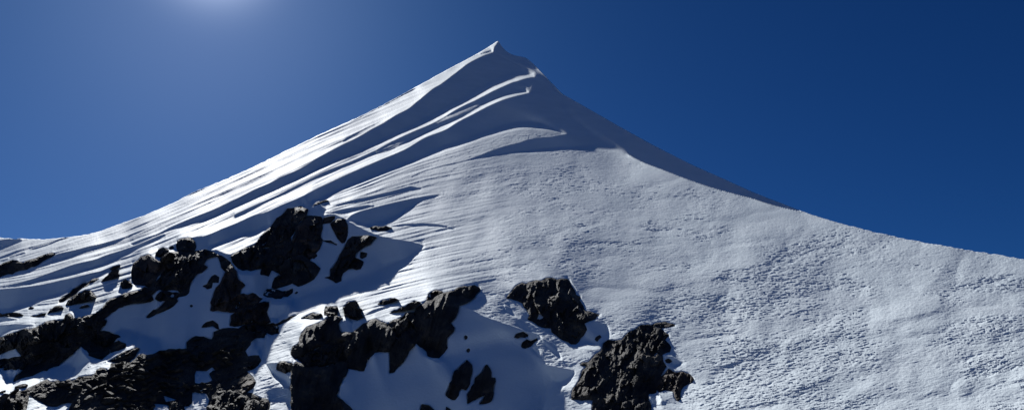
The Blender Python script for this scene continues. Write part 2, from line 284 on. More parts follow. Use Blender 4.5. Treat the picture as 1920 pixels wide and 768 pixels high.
SCREE_HOLES = [P(t) for t in (
 "55,740 71,749 90,760 108,761 127,754 135,755 128,768 120,800 40,800 49,768 52,756",
 "368,694 387,695 397,688 409,690 392,700 398,712 382,717 366,717 365,702",
 "360,735 389,737 392,749 387,768 385,800 340,800 348,768 345,762 360,756",
 "307,741 333,748 311,752.5", "290,756 303,757 316,759 316,768 312,800 284,800 287,768", "371,729 384,727 377,732.5")]

# ------------------------------------------------------------------ the terrain: distances solved from how the slope faces the sun
STEP = 1.05
U0, U1, V0, V1 = -220.0, 2140.0, 71.0, 920.0
nu, nv = int((U1 - U0) / STEP) + 1, int((V1 - V0) / STEP) + 1
ug = U0 + STEP * np.arange(nu); vg = V0 + STEP * np.arange(nv)
UU, VV = np.meshgrid(ug, vg)
sky_c = S(SKY, 8)
sky_y = np.interp(ug, [p[0] for p in sky_c], [p[1] for p in sky_c])
sky_y = sky_y + np.interp(ug, [0, 700, 900, 1500, 1600], [.35, .3, .1, .1, .45]) * unit(blur(RNG.normal(size=(3, nu)), 2, 2)[1])
MASK = VV >= sky_y[None, :] - STEP * .5

shade = np.zeros(UU.shape); lit_k = np.full(UU.shape, np.nan)
def raster(poly, arr, value):
    a = np.array(poly); j0 = max(0, int((a[:, 0].min() - U0) / STEP) - 1); j1 = min(nu, int((a[:, 0].max() - U0) / STEP) + 2)
    i0 = max(0, int((a[:, 1].min() - V0) / STEP) - 1); i1 = min(nv, int((a[:, 1].max() - V0) / STEP) + 2)
    if j1 <= j0 or i1 <= i0: return
    u_, v_ = UU[i0:i1, j0:j1], VV[i0:i1, j0:j1]
    if isinstance(value, str):                          # soft coverage, 2 x 2 samples
        c = sum(inside(poly, u_ + dx * STEP, v_ + dy * STEP).astype(float) for dx in (-.25, .25) for dy in (-.25, .25)) / 4
        s_ = arr[i0:i1, j0:j1]; s_[:] = np.maximum(s_, c) if value == '+' else s_ * (1 - c)
    else:
        m = inside(poly, u_, v_); arr[i0:i1, j0:j1][m] = value
rockm = np.zeros(UU.shape, bool)
for poly in SHADE: raster(poly, shade, '+')
raster(SCREE, rockm, True)
for h in SCREE_HOLES: raster(h, rockm, False)
STANDING = set(); standm = np.zeros(UU.shape, bool)      # small stones standing free on sunlit snow
for t in ROCKS:
    one = np.zeros(UU.shape, bool); pp = np.array(P(t[3])); raster(P(t[3]), one, True)
    if one.any() and np.ptp(pp[:, 0]) < 70 and np.ptp(pp[:, 1]) < 42 and shade[one].mean() < .3 and rockm[one].mean() < .3 and pp[:, 1].max() < 602 and pp[:, 0].max() < 800:
        STANDING.add(t[1]); standm |= one
    else: rockm |= one
shade = np.maximum(shade, rockm)
sunny = np.full(UU.shape, np.nan)
for t in ROCKS:
    if t[1] in SUNNY: raster(P(t[3]), sunny, SUNNY[t[1]])
scm = np.zeros(UU.shape, bool); raster(SCREE, scm, True)
for hh in SCREE_HOLES: raster(hh, scm, False)
sunny = np.where(scm, .13, sunny)
for poly, k in LIT + [(hh, 1.2) for hh in SCREE_HOLES]:
    if k > 0: raster(poly, shade, '-'); raster(poly, lit_k, k)
shade = np.maximum(shade, rockm)
sh_b = shade > .5

# image directions towards the sun
wedge = np.zeros(UU.shape, bool)
edge_y = np.interp(ug, [p[0] for p in S(E_HI)], [p[1] for p in S(E_HI)])
wedge[:, (ug > 1178) & (ug < 1506)] = True
wedge &= VV < edge_y[None, :]
below = VV >= edge_y[None, :]
brk_cols = np.broadcast_to(((ug > 1178) & (ug < 1500))[None, :], UU.shape)
face = (VV < np.interp(ug, [1003, 1062, 1174, 1506], [136, 215, 288, 397])[None, :]) & (UU > 1003) & (UU < 1506)
X = (UU - CX) / FPX; Y = (CY - VV) / FPX
xs, ys = (SUN_PX[0] - CX) / FPX, (CY - SUN_PX[1]) / FPX
ex, ey = xs - X, ys - Y
rho = np.hypot(ex, ey); ex /= rho; ey /= rho

# place of every shaded point between the start and the end of its shadow
def march(sign):
    n = np.zeros(UU.shape, np.float32); alive = sh_b.copy()
    ii, jj = np.nonzero(alive); fi = ii.astype(np.float32); fj = jj.astype(np.float32)
    dx = (sign * ex)[ii, jj].astype(np.float32); dy = (-sign * ey)[ii, jj].astype(np.float32)
    cnt = np.zeros(len(ii), np.float32); act = np.arange(len(ii))
    for _ in range(720):
        fi[act] += dy[act]; fj[act] += dx[act]
        a = np.clip(np.round(fi[act]).astype(int), 0, nv - 1); b = np.clip(np.round(fj[act]).astype(int), 0, nu - 1)
        ok = sh_b[a, b] & MASK[a, b] & (fi[act] > 0) & (fi[act] < nv - 1) & (fj[act] > 0) & (fj[act] < nu - 1)
        act = act[ok]; cnt[act] += 1
        if not len(act): break
    n[ii, jj] = cnt; return n
up, dn = march(1), march(-1)
tau = (up + .5) / (up + dn + 1)

facing = np.interp(UU, [-360, 300, 700, 1000, 1250, 1900], [.8, .85, .75, .56, .53, .57])
d_y = np.interp(ug, [p[0] for p in rev(D_HI)], [p[1] for p in rev(D_HI)])[None, :]
upper = np.clip((d_y + 6 - VV) / 12, 0, 1) * np.clip((1100 - UU) / 40, 0, 1)
facing = facing * (1 + .5 * np.clip((VV - 560) / 80, 0, 1) * np.clip((800 - UU) / 200, 0, 1))
facing = facing * (1 - upper) + np.interp(UU, [100, 300, 600, 800, 900], [.66, .60, .80, 1.9, 3.8]) * upper
facing = np.where(np.isnan(lit_k), facing, lit_k)
soft = unit(blur(RNG.normal(size=UU.shape), 26, 3)); soft2 = unit(blur(RNG.normal(size=UU.shape), 7, 3))
facing = facing * (1 + .13 * soft + .10 * soft2)
# a shadow is a steep face that turns back up in a short run-out just before the next sunlit crest
LEN = (up + dn + 1) * STEP; run = np.minimum(.22 * LEN, 22.0)
kp = np.minimum(1.3, .34 * (LEN - run) / run); kn = kp * run / np.maximum(LEN - run, .5) * np.where(LEN > 90, 1.07, 1.0)
t_ = np.clip(((dn + .5) * STEP - run) / (.3 * run + 1e-6) + .5, 0, 1)
hollow = kp * (1 - t_) - kn * t_
bs = blur(shade, 3, 2) + 1e-6; big = np.clip((LEN - 60) / 60, 0, 1)
hollow = hollow * (1 - big) + big * blur(hollow * shade, 3, 2) / bs
hs = blur(shade, 1, 2) + 1e-6; hollow = blur(hollow * shade, 1, 2) / hs
hollow = np.where(wedge, -.3, hollow); 
hollow = np.where(np.isnan(sunny), hollow, sunny)
for line, width, amount in GLOW:
    a = np.array(line); d2 = np.full(UU.shape, 1e9)
    for (x0, y0), (x1, y1) in zip(a[:-1], a[1:]):
        t = np.clip(((UU - x0) * (x1 - x0) + (VV - y0) * (y1 - y0)) / ((x1 - x0) ** 2 + (y1 - y0) ** 2), 0, 1)
        d2 = np.minimum(d2, (UU - x0 - t * (x1 - x0)) ** 2 + (VV - y0 - t * (y1 - y0)) ** 2)
    hollow += amount * np.exp(-d2 / (2 * width * width)) - amount * .5 * np.exp(-d2 / (8 * width * width))
kap = np.clip(hollow, -.8, 1.3) * shade + facing * (1 - shade)
a_t = (1 + kap) / rho                                  # wanted growth of ln(distance) towards the sun

# plain slope used for the other direction
mslope = math.radians(35.0)
nrm = np.array([0, -math.sin(mslope), math.cos(mslope)])
den = np.maximum(-(rays(UU, VV) @ nrm) + 0.0, -1e9)
c0 = -(rays(UU, VV) @ nrm); c0 = np.maximum(c0, .05)
base = -np.log(c0)
h = STEP / FPX
bx = np.zeros_like(base); by = np.zeros_like(base)
bx[:, :-1] = (base[:, 1:] - base[:, :-1]) / h; by[:-1] = -(base[1:] - base[:-1]) / h
b_t = bx * (-ey) + by * ex
WR = np.where(blur((shade > .02).astype(float), 2, 1) > .02, 1.0, .12); WT = .03

def solve(mask, at, bt, cx, cy, hh, x0, iters, WR, wd, wc):
    mx = np.zeros(mask.shape, bool); mx[:-1, :-1] = mask[:-1, :-1] & mask[:-1, 1:] & mask[1:, :-1]
    mx[:-1, :-1] &= ((wd[:-1, :-1] == wd[:-1, 1:]) & (wd[:-1, :-1] == wd[1:, :-1])) | ~wc[:-1, :-1]
    w = mx.astype(np.float64)
    tx, ty = -cy, cx
    def grad(f):
        gx = np.zeros_like(f); gy = np.zeros_like(f)
        gx[:, :-1] = f[:, 1:] - f[:, :-1]; gy[:-1] = f[:-1] - f[1:]
        return gx, gy
    def div(qx, qy):
        o = np.zeros_like(qx)
        o[:, 1:] += qx[:, :-1]; o[:, :-1] -= qx[:, :-1]
        o[:-1] += qy[:-1]; o[1:] -= qy[:-1]
        return o
    wxx = w * (WR * cx * cx + WT * tx * tx); wxy = w * (WR * cx * cy + WT * tx * ty); wyy = w * (WR * cy * cy + WT * ty * ty)
    def A(f):
        gx, gy = grad(f); return div(wxx * gx + wxy * gy, wxy * gx + wyy * gy)
    rx = w * (WR * at * cx + WT * bt * tx) * hh; ry = w * (WR * at * cy + WT * bt * ty) * hh
    rhs = div(rx, ry)
    dg = np.zeros_like(wxx); dg += wxx + wyy - 2 * wxy
    dg[:, 1:] += wxx[:, :-1]; dg[1:] += wyy[:-1]
    M = np.where(dg > 1e-9, 1 / np.maximum(dg, 1e-9), 0)
    x = x0.copy(); r = rhs - A(x); z = M * r; p = z.copy(); rz = (r * z).sum()
    for _ in range(iters):
        Ap = A(p); al = rz / ((p * Ap).sum() + 1e-30); x += al * p; r -= al * Ap
        z = M * r; rn = (r * z).sum(); p = z + rn / (rz + 1e-30) * p; rz = rn
        if rz < 1e-14: break
    return x

def down(a, k): return a[::k, ::k]
x_prev = None
for k, iters in ((16, 900), (8, 600), (4, 400), (2, 300), (1, 160)):
    sm = (lambda a: down(blur(a, k / 2, 1), k)) if k > 1 else (lambda a: a)
    m = down(MASK, k)
    if x_prev is None: x0 = down(base, k).copy()
    else:
        ii = np.clip(np.arange(m.shape[0]) / 2, 0, x_prev.shape[0] - 1); jj = np.clip(np.arange(m.shape[1]) / 2, 0, x_prev.shape[1] - 1)
        t = np.array([np.interp(jj, np.arange(x_prev.shape[1]), row) for row in x_prev])
        i0 = np.floor(ii).astype(int); i1 = np.minimum(i0 + 1, x_prev.shape[0] - 1); f = (ii - i0)[:, None]
        x0 = t[i0] * (1 - f) + t[i1] * f
    x_prev = solve(m, sm(a_t), sm(b_t), down(ex, k), down(ey, k), h * k, x0, iters, down(WR, k), down(below, k), down(brk_cols, k))
L = x_prev

def at_grid(arr, u, v):
    fj = np.clip((np.asarray(u, float) - U0) / STEP, 0, nu - 1.001); fi = np.clip((np.asarray(v, float) - V0) / STEP, 0, nv - 1.001)
    j = fj.astype(int); i = fi.astype(int); a = fj - j; b = fi - i
    return (arr[i, j] * (1 - a) + arr[i, j + 1] * a) * (1 - b) + (arr[i + 1, j] * (1 - a) + arr[i + 1, j + 1] * a) * b

# fill the sky side of the grid with the nearest solved value (used only for look-ups at the rim)
first = np.argmax(MASK, axis=0)
for j in range(nu): L[:first[j], j] = L[first[j], j]
L -= at_grid(L, 1200.0, 760.0) - math.log(26.0)
L_BASE = L.copy()

# --- wind-cut texture of the surface: noise drawn out along the wind
ctl = np.array([(50,470,-.3),(0,530,-.12),(150,490,-.3),(300,420,-.42),(450,400,-.47),(600,320,-.5),(800,230,-.5),(950,158,-.3),(1000,150,-.1),(700,340,-.42),(900,260,-.3),
 (1010,246,-.03),(700,385,-.2),(850,350,-.17),(1100,300,.05),(900,450,-.2),(1200,400,-.06),(1500,500,-.12),(1800,550,-.12),(1500,700,-.2),(1800,720,-.25),(1000,520,-.12),(200,560,-.3),(60,600,0),(520,640,-.3),(100,700,-.35),(1250,600,-.08)])
sl = np.zeros(UU.shape); sw = np.zeros(UU.shape)
for x, y, s_ in ctl:
    w = 1 / (((UU - x) / 1.4) ** 2 + (VV - y) ** 2 + 900) ** 1.5; sl += w * s_; sw += w
sl /= sw
fl = np.hypot(1, sl); fx, fy = 1 / fl, sl / fl
II, JJ = np.meshgrid(np.arange(nv), np.arange(nu), indexing='ij')
def sample(a, pi, pj):
    pi = np.clip(pi, 0, nv - 1.01); pj = np.clip(pj, 0, nu - 1.01)
    i0 = pi.astype(np.int32); j0 = pj.astype(np.int32); fi = pi - i0; fj = pj - j0
    k = i0 * nu + j0; r = a.ravel()
    return (r[k] * (1 - fj) + r[k + 1] * fj) * (1 - fi) + (r[k + nu] * (1 - fj) + r[k + nu + 1] * fj) * fi
fx = fx.astype(np.float32); fy = fy.astype(np.float32)
def drawn(noise, n, step=1.0):
    noise = noise.astype(np.float32); out = noise.copy()
    for sgn in (1, -1):
        pi, pj = II.astype(np.float32), JJ.astype(np.float32)
        for _ in range(n):
            k = np.clip(pi, 0, nv - 1).astype(np.int32) * nu + np.clip(pj, 0, nu - 1).astype(np.int32)
            pi += sgn * step * fy.ravel()[k]; pj += sgn * step * fx.ravel()[k]
            out += sample(noise, pi, pj)
    return unit(out)
white = RNG.normal(size=UU.shape)
long_a = drawn(drawn(blur(white, 1, 1), 8, 1.5), 12, 5.); long_b = drawn(drawn(blur(RNG.normal(size=UU.shape), 3, 1), 8, 3.), 14, 8.)
long_c = drawn(drawn(blur(RNG.normal(size=UU.shape), 1, 1), 8, 1.5), 12, 5.)
wide = drawn(blur(RNG.normal(size=UU.shape), 12, 2), 10, 7.)
short_a = drawn(RNG.normal(size=UU.shape), 4, .9); short_b = drawn(blur(RNG.normal(size=UU.shape), 1, 1), 8, 1.5); short_c = drawn(blur(RNG.normal(size=UU.shape), 4, 2), 8, 2.5)
ridges = drawn(blur(RNG.normal(size=UU.shape), 11, 2), 9, 5.); ridges = -np.minimum(abs(ridges), 1.2)
pits = drawn(RNG.normal(size=UU.shape), 4); pits = np.maximum(0, pits - .9) * 2.2
speck = unit(blur(RNG.normal(size=UU.shape), 1, 1))
left = np.clip((1000 - UU) / 330, 0, 1) * np.clip(1.35 - (UU - 650) / 500 * np.clip((VV - 300) / 100, 0, 1), .3, 1) * np.clip((640 - VV) / 100, .25, 1)
quiet = blur(1 - shade, 1, 1)            # shaded hollows are smooth packed snow
crust = unit(.8 * unit(drawn(blur(RNG.normal(size=UU.shape), 26, 2), 8, 9.)) + .6 * drawn(blur(RNG.normal(size=UU.shape), 8, 2), 8, 5.) + .4 * unit(blur(RNG.normal(size=UU.shape), 60, 3)))
crust = np.clip(crust * .75 + .58, 0, 1); patchy = .34 + .62 * crust * crust * (3 - 2 * crust)      # rough crust and smooth slab
for cx_, cy_, rx_, ry_ in ((1150, 560, 70, 55), (1290, 650, 50, 60), (1250, 330, 120, 22), (1450, 400, 120, 18), (1000, 300, 140, 12), (1050, 540, 60, 30), (760, 445, 70, 12)):
    patchy = patchy * (1 - .75 * np.exp(-((UU - cx_) / rx_) ** 2 - ((VV - cy_) / ry_) ** 2))
tex = left * (.0014 * long_a + .0012 * long_b + .0013 * np.maximum(0, long_c - .7) + .00012 * speck) + (1 - left) * patchy * (.00046 * short_a + .00012 * short_b + .00016 * short_c + .00007 * speck + .00050 * pits) + (1 - left) * (.0012 * wide + .0016 * ridges)
L = L + tex * (.09 + .91 * quiet) + (1 - quiet) * (.00003 * speck + .0005 * wide + .00006 * short_c)

# ------------------------------------------------------------------ materials
def mat(name):
    m = bpy.data.materials.new(name); m.use_nodes = True
    n = m.node_tree.nodes; return m, n, m.node_tree.links, n['Principled BSDF']

def snow_material():
    m, n, l, b = mat('snow')
    tc = n.new('ShaderNodeTexCoord')
    no = n.new('ShaderNodeTexNoise'); no.inputs['Scale'].default_value = .35; no.inputs['Detail'].default_value = 6
    l.new(tc.outputs['Object'], no.inputs['Vector'])
    r = n.new('ShaderNodeValToRGB'); r.color_ramp.elements[0].position = .3; r.color_ramp.elements[1].position = .7
    r.color_ramp.elements[0].color = (.72, .81, .86, 1); r.color_ramp.elements[1].color = (.80, .88, .92, 1)
    l.new(no.outputs['Fac'], r.inputs['Fac']); l.new(r.outputs['Color'], b.inputs['Base Color'])
    b.inputs['Roughness'].default_value = .75
    b.inputs['Specular IOR Level'].default_value = .16
    f = n.new('ShaderNodeTexNoise'); f.inputs['Scale'].default_value = 9; f.inputs['Detail'].default_value = 5
    l.new(tc.outputs['Object'], f.inputs['Vector'])
    bp = n.new('ShaderNodeBump'); bp.inputs['Strength'].default_value = .25; bp.inputs['Distance'].default_value = .05
    l.new(f.outputs['Fac'], bp.inputs['Height']); l.new(bp.outputs['Normal'], b.inputs['Normal'])
    return m

def rock_material(name, dark, light, warm):
    m, n, l, b = mat(name)
    tc = n.new('ShaderNodeTexCoord')
    a = n.new('ShaderNodeTexNoise'); a.inputs['Scale'].default_value = .9; a.inputs['Detail'].default_value = 9; a.inputs['Roughness'].default_value = .65
    l.new(tc.outputs['Object'], a.inputs['Vector'])
    r = n.new('ShaderNodeValToRGB'); e = r.color_ramp.elements
    e[0].position = .38; e[0].color = (*dark, 1); e[1].position = .66; e[1].color = (*light, 1)
    k = e.new(.52); k.color = (*warm, 1)
    l.new(a.outputs['Fac'], r.inputs['Fac'])
    vo = n.new('ShaderNodeTexVoronoi'); vo.inputs['Scale'].default_value = .8
    wn = n.new('ShaderNodeVectorMath'); wn.operation = 'ADD'; l.new(tc.outputs['Object'], wn.inputs[0]); l.new(a.outputs['Color'], wn.inputs[1])
    l.new(wn.outputs['Vector'], vo.inputs['Vector'])
    sp_ = n.new('ShaderNodeSeparateColor'); l.new(vo.outputs['Color'], sp_.inputs['Color'])
    mr = n.new('ShaderNodeMapRange'); mr.inputs['To Min'].default_value = .62; mr.inputs['To Max'].default_value = 1.5; l.new(sp_.outputs[0], mr.inputs['Value'])
    vm = n.new('ShaderNodeVectorMath'); vm.operation = 'SCALE'; l.new(r.outputs['Color'], vm.inputs[0]); l.new(mr.outputs['Result'], vm.inputs['Scale'])
    l.new(vm.outputs['Vector'], b.inputs['Base Color'])
    b.inputs['Roughness'].default_value = .8; b.inputs['Specular IOR Level'].default_value = .2
    c = n.new('ShaderNodeTexNoise'); c.inputs['Scale'].default_value = 6; c.inputs['Detail'].default_value = 8; c.inputs['Roughness'].default_value = .7
    l.new(tc.outputs['Object'], c.inputs['Vector'])
    bp = n.new('ShaderNodeBump'); bp.inputs['Strength'].default_value = .7; bp.inputs['Distance'].default_value = .12
    l.new(c.outputs['Fac'], bp.inputs['Height']); l.new(bp.outputs['Normal'], b.inputs['Normal'])
    return m

SNOW = snow_material()
ROCK = rock_material('dark_rock', (.021, .0205, .021), (.082, .071, .058), (.038, .035, .032))
ROCK_BROWN = rock_material('brown_rock', (.032, .025, .022), (.10, .072, .056), (.057, .042, .034))

def link(name, verts, faces, material, smooth=False):
    me = bpy.data.meshes.new(name)
    verts = np.asarray(verts, np.float32); faces = [np.asarray(f) for f in (faces if isinstance(faces, list) else [faces])]
    faces = [f for f in faces if len(f)]
    me.vertices.add(len(verts)); me.vertices.foreach_set('co', verts.ravel())
    nl = sum(f.size for f in faces); npoly = sum(len(f) for f in faces)
    me.loops.add(nl); me.polygons.add(npoly)
    me.loops.foreach_set('vertex_index', np.concatenate([f.ravel() for f in faces]).astype(np.int32))
    sizes = np.concatenate([np.full(len(f), f.shape[1]) for f in faces])
    me.polygons.foreach_set('loop_start', (np.cumsum(sizes) - sizes).astype(np.int32))
    me.update(calc_edges=True); me.validate()
    me.polygons.foreach_set('use_smooth', np.full(len(me.polygons), smooth))
    me.materials.append(material)
    o = bpy.data.objects.new(name, me); col.objects.link(o); return o

# ------------------------------------------------------------------ the mountain mesh
VP = VV.copy()
for j in range(nu): VP[first[j], j] = sky_y[j]
# the snow dips behind every rock, so that rocks stand in small scoops
L = L + blur((rockm | scm | standm).astype(float), 2, 1) ** 2 * 9.0 / FPX
D = np.exp(L)
pos = pts(UU, VP, D)
idx = -np.ones(UU.shape, np.int64); keep = np.zeros(UU.shape, bool)
for j in range(nu): keep[first[j]:, j] = True
idx[keep] = np.arange(keep.sum())
verts = [pos[keep]]
q = keep[:-1, :-1] & keep[:-1, 1:] & keep[1:, :-1] & keep[1:, 1:]
a = idx[:-1, :-1][q]; b = idx[:-1, 1:][q]; c = idx[1:, 1:][q]; d = idx[1:, :-1][q]
quads = [np.stack([a, d, c, b], 1)]
# stair corners along the skyline
tris = []
for j in range(nu - 1):
    f0, f1 = first[j], first[j + 1]
    if f0 < f1:
        for i in range(f0, f1): tris.append((idx[i, j], idx[i + 1, j], idx[f1, j + 1]))
    elif f1 < f0:
        for i in range(f1, f0): tris.append((idx[f0, j], idx[i + 1, j + 1], idx[i, j + 1]))
# the far side of the mountain falls away behind the skyline
nb = 14
top = pos[first, np.arange(nu)]
hdir = top * np.array([1, 1, 0]); hdir /= np.linalg.norm(hdir, axis=1)[:, None]
dist = np.linalg.norm(top[:, :2], axis=1)
start = int(keep.sum()); ring = idx[first, np.arange(nu)]
for k in range(1, nb + 1):
    t = dist * (.004 * 1.55 ** k)
    drop = t * .25 + t * t / (dist * .9 + t) * 1.0
    row = top + hdir * t[:, None]; row[:, 2] -= drop
    verts.append(row); cur = np.arange(start, start + nu); start += nu
    quads.append(np.stack([ring[:-1], ring[1:], cur[1:], cur[:-1]], 1)); ring = cur
mountain = link('snow_mountain', np.concatenate(verts), [np.concatenate(quads), np.array(tris)], SNOW, True)
mountain['kind'] = 'structure'

# ------------------------------------------------------------------ rocks
def rough_outline(poly, amp, step=7.0):
    """notch the edges of an outline at the size of broken blocks, then cut them fine enough for the mesh"""
    rough = []
    n = len(poly)
    for i in range(n):
        x0, y0 = poly[i]; x1, y1 = poly[(i + 1) % n]
        ln = math.hypot(x1 - x0, y1 - y0); k = max(1, int(ln / step)); rough.append((x0, y0))
        for t in range(1, k):
            f = (t + random.uniform(-.3, .3)) / k; o = random.choice((-1, 1)) * random.uniform(.3, 1.0) * amp
            rough.append((x0 + (x1 - x0) * f - (y1 - y0) / ln * o, y0 + (y1 - y0) * f + (x1 - x0) / ln * o))
    out = []
    n = len(rough)
    for i in range(n):
        x0, y0 = rough[i]; x1, y1 = rough[(i + 1) % n]
        k = max(1, int(math.hypot(x1 - x0, y1 - y0) / 2.6))
        for t in range(k):
            f = t / k; g = .18 if t else 0
            out.append((x0 + (x1 - x0) * f + random.gauss(0, g), y0 + (y1 - y0) * f + random.gauss(0, g)))
    return out

def edge_distance(poly, u, v):
    d = np.full(len(u), 1e9); x0, y0 = poly[-1]
    for x1, y1 in poly:
        l2 = (x1 - x0) ** 2 + (y1 - y0) ** 2 + 1e-9
        t = np.clip(((u - x0) * (x1 - x0) + (v - y0) * (y1 - y0)) / l2, 0, 1)
        d = np.minimum(d, (u - x0 - t * (x1 - x0)) ** 2 + (v - y0 - t * (y1 - y0)) ** 2)
        x0, y0 = x1, y1
    return np.sqrt(d)

def edge_normal(poly, u, v):
    d = np.full(len(u), 1e9); nx = np.zeros(len(u)); ny = np.zeros(len(u)); x0, y0 = poly[-1]
    area = sum(a[0] * b[1] - b[0] * a[1] for a, b in zip(poly, poly[1:] + poly[:1])); sg = 1 if area > 0 else -1
    for x1, y1 in poly:
        l2 = (x1 - x0) ** 2 + (y1 - y0) ** 2 + 1e-9; ln = math.sqrt(l2)
        t = np.clip(((u - x0) * (x1 - x0) + (v - y0) * (y1 - y0)) / l2, 0, 1)
        e = (u - x0 - t * (x1 - x0)) ** 2 + (v - y0 - t * (y1 - y0)) ** 2
        w = np.exp(-e / 30.0) + 1e-12 / (e + 1); nx += w * sg * (y1 - y0); ny -= w * sg * (x1 - x0)
        x0, y0 = x1, y1
    m = np.hypot(nx, ny) + 1e-12
    return nx / m, ny / m

def facets(u, v, size, tilt, seed, squash=(1, 1), rot=0.0):
    """angular broken faces: every cell is a tilted plane"""
    r = np.random.default_rng(seed)
    cr, sr = math.cos(rot), math.sin(rot)
    x = (u * cr + v * sr) / (size * squash[0]); y = (-u * sr + v * cr) / (size * squash[1])
    gx, gy = np.floor(x).astype(int), np.floor(y).astype(int)
    best = np.full(len(u), 1e9); val = np.zeros(len(u))
    for ox in (-1, 0, 1):
        for oy in (-1, 0, 1):
            hx, hy = gx + ox, gy + oy
            k = _PERM[(_PERM[(hx + seed * 7) & 4095] + hy) & 4095]
            px = hx + .5 + .45 * _VAL[k]; py = hy + .5 + .45 * _VAL[(k + 911) & 4095]
            d2 = (x - px) ** 2 + (y - py) ** 2
            w = _VAL[(k + 1777) & 4095] * .55 + tilt * (_VAL[(k + 2551) & 4095] * (x - px) + _VAL[(k + 3301) & 4095] * (y - py))
            m = d2 < best; best = np.where(m, d2, best); val = np.where(m, w, val)
    return val

def rock_mesh(name, outline, style, material, seed, space=2.4, holes=(), thick=1.0, flat=False, proud=-1.5, stand=False):
    amp = 1.2 if style == 'block' else 2.3
    poly = rough_outline(outline, amp)
    hl = [rough_outline(hh, 2.0) for hh in holes]
    a = np.array(poly); x0, y0 = a.min(0); x1, y1 = a.max(0)
    gu, gv = np.meshgrid(np.arange(x0, x1, space), np.arange(y0, y1, space * .9))
    gu = gu.ravel() + RNG.uniform(-.35, .35, gu.size) * space; gv = gv.ravel() + RNG.uniform(-.35, .35, gv.size) * space
    ok = inside(poly, gu, gv)
    for hh in hl: ok &= ~inside(hh, gu, gv)
    gu, gv = gu[ok], gv[ok]
    de = edge_distance(poly, gu, gv)
    for hh in hl: de = np.minimum(de, edge_distance(hh, gu, gv))
    ok = de > space * .55; gu, gv = gu[ok], gv[ok]
    loops = [poly] + hl
    pv = [p for lp in loops for p in lp]; ed = []; s0 = 0
    for lp in loops:
        ed += [(s0 + i, s0 + (i + 1) % len(lp)) for i in range(len(lp))]; s0 += len(lp)
    co = [Vector(p) for p in pv] + [Vector(p) for p in zip(gu.tolist(), gv.tolist())]
    r = delaunay_2d_cdt(co, ed, [], 0, 1e-4)
    vv = np.array([tuple(p) for p in r[0]]); tr = np.array([t for t in r[2] if len(t) == 3])
    cen = vv[tr].mean(1); ok = inside(poly, cen[:, 0], cen[:, 1])
    for hh in hl: ok &= ~inside(hh, cen[:, 0], cen[:, 1])
    tr = tr[ok]
    used = np.unique(tr); mp = -np.ones(len(vv), int); mp[used] = np.arange(len(used)); vv = vv[used]; tr = mp[tr]
    u, v = vv[:, 0], vv[:, 1]
    # boundary edges
    e = np.concatenate([tr[:, [0, 1]], tr[:, [1, 2]], tr[:, [2, 0]]])
    key = np.sort(e, 1); _, inv, cnt = np.unique(key, axis=0, return_inverse=True, return_counts=True)
    be = e[cnt[inv.ravel()] == 1]; isb = np.zeros(len(vv), bool); isb[be.ravel()] = True
    de = edge_distance(poly, u, v)
    for hh in hl: de = np.minimum(de, edge_distance(hh, u, v))
    de[isb] = 0
    nx, ny = edge_normal(poly, u, v)
    wpx, hpx = x1 - x0, y1 - y0
    R = max(2.0, min(.5 * min(wpx, hpx), 28.0)); dm = max(de.max(), 1.0)
    # bulge towards the viewer in pixels (1 px = distance / FPX metres)
    rr = min(dm, R)
    tt = np.clip(de / rr, 0, 1)
    sx, sy = SUN_PX[0] - u, SUN_PX[1] - v; sl = np.hypot(sx, sy)
    sunside = np.clip((nx * sx + ny * sy) / sl * 1.6, 0, 1)          # the sunward rim breaks off sharply
    rnd = np.sqrt(np.clip(1 - (1 - tt) ** 2, 0, 1))
    bulge = rr * (.45 if not flat else .2) * (sunside * .8 + (1 - sunside * .8) * rnd) * thick
    q3 = np.stack([u, v, np.zeros_like(u)], 1)
    edge_f = np.clip(de / max(2.0, rr * .3), 0, 1)
    def N(fr, s_): return vnoise(q3, fr, s_ + seed)
    rel = np.zeros(len(u))
    if style == 'flute':
        q3 = np.stack([(u + .28 * (v - y0)), v * .16, np.zeros_like(u)], 1)
        rel = 5.5 * (1 - 2 * abs(N(1 / 17., 1))) + 3.2 * (1 - 2 * abs(N(1 / 8., 2))) + 1.6 * N(1 / 4., 3)
        q3 = np.stack([u, v, 0 * u], 1); rel += 4 * N(1 / 22., 5) + 1.6 * N(1 / 6., 6) + .6 * facets(u, v, 7, 2.0, seed)
    elif style == 'block':
        sz = max(9.0, rr * .9)
        rel = .5 * sz * facets(u, v, sz, 1.5, seed, (1.15, .9), .5) + 1.2 * facets(u, v, sz * .4, 1.6, seed + 3) + .7 * N(1 / 5., 2)
    elif style == 'slab':
        rt = -.45 if not flat else -.25
        rel = 3.6 * facets(u, v, 13, 1.5, seed, (2.4, .62), rt) + 1.7 * facets(u, v, 6, 1.7, seed + 5, (1.9, .7), rt) + .8 * N(1 / 5., 2)
    else:
        wu, wv = u + 3 * N(1 / 14., 8), v + 3 * N(1 / 14., 9)
        rel = 3.0 * N(1 / 34., 1) + 7.5 * facets(u, v, 24, 2.0, seed, (.8, 1.4), .35) + 4.2 * facets(wu, wv, 12, 2.0, seed + 1, (.8, 1.5), .3) + 1.8 * facets(wu, wv, 6.5, 1.9, seed + 2, (.85, 1.5), .3) + 1.0 * facets(u, v, 4, 1.9, seed + 4) + .6 * N(1 / 3.2, 4)
        q3 = np.stack([wu + .3 * wv, wv * .35, 0 * u], 1); rel -= 3.2 * np.exp(-abs(N(1 / 16., 6)) / .07)
    rel *= min(1.0, rr / 10.0) * (.8 if thick < .5 else 1.15)
    lean = 0 if thick < .5 or flat else 2.3 if stand else .10
    out = bulge + edge_f * rel + lean * np.minimum(y1 - v, 90)
    lo = at_grid(L_BASE, u, v)
    front = lo - (out + proud) / FPX * 1.0
    back = lo + (15.0 + .7 * rr * tt) / FPX
    n = len(u)
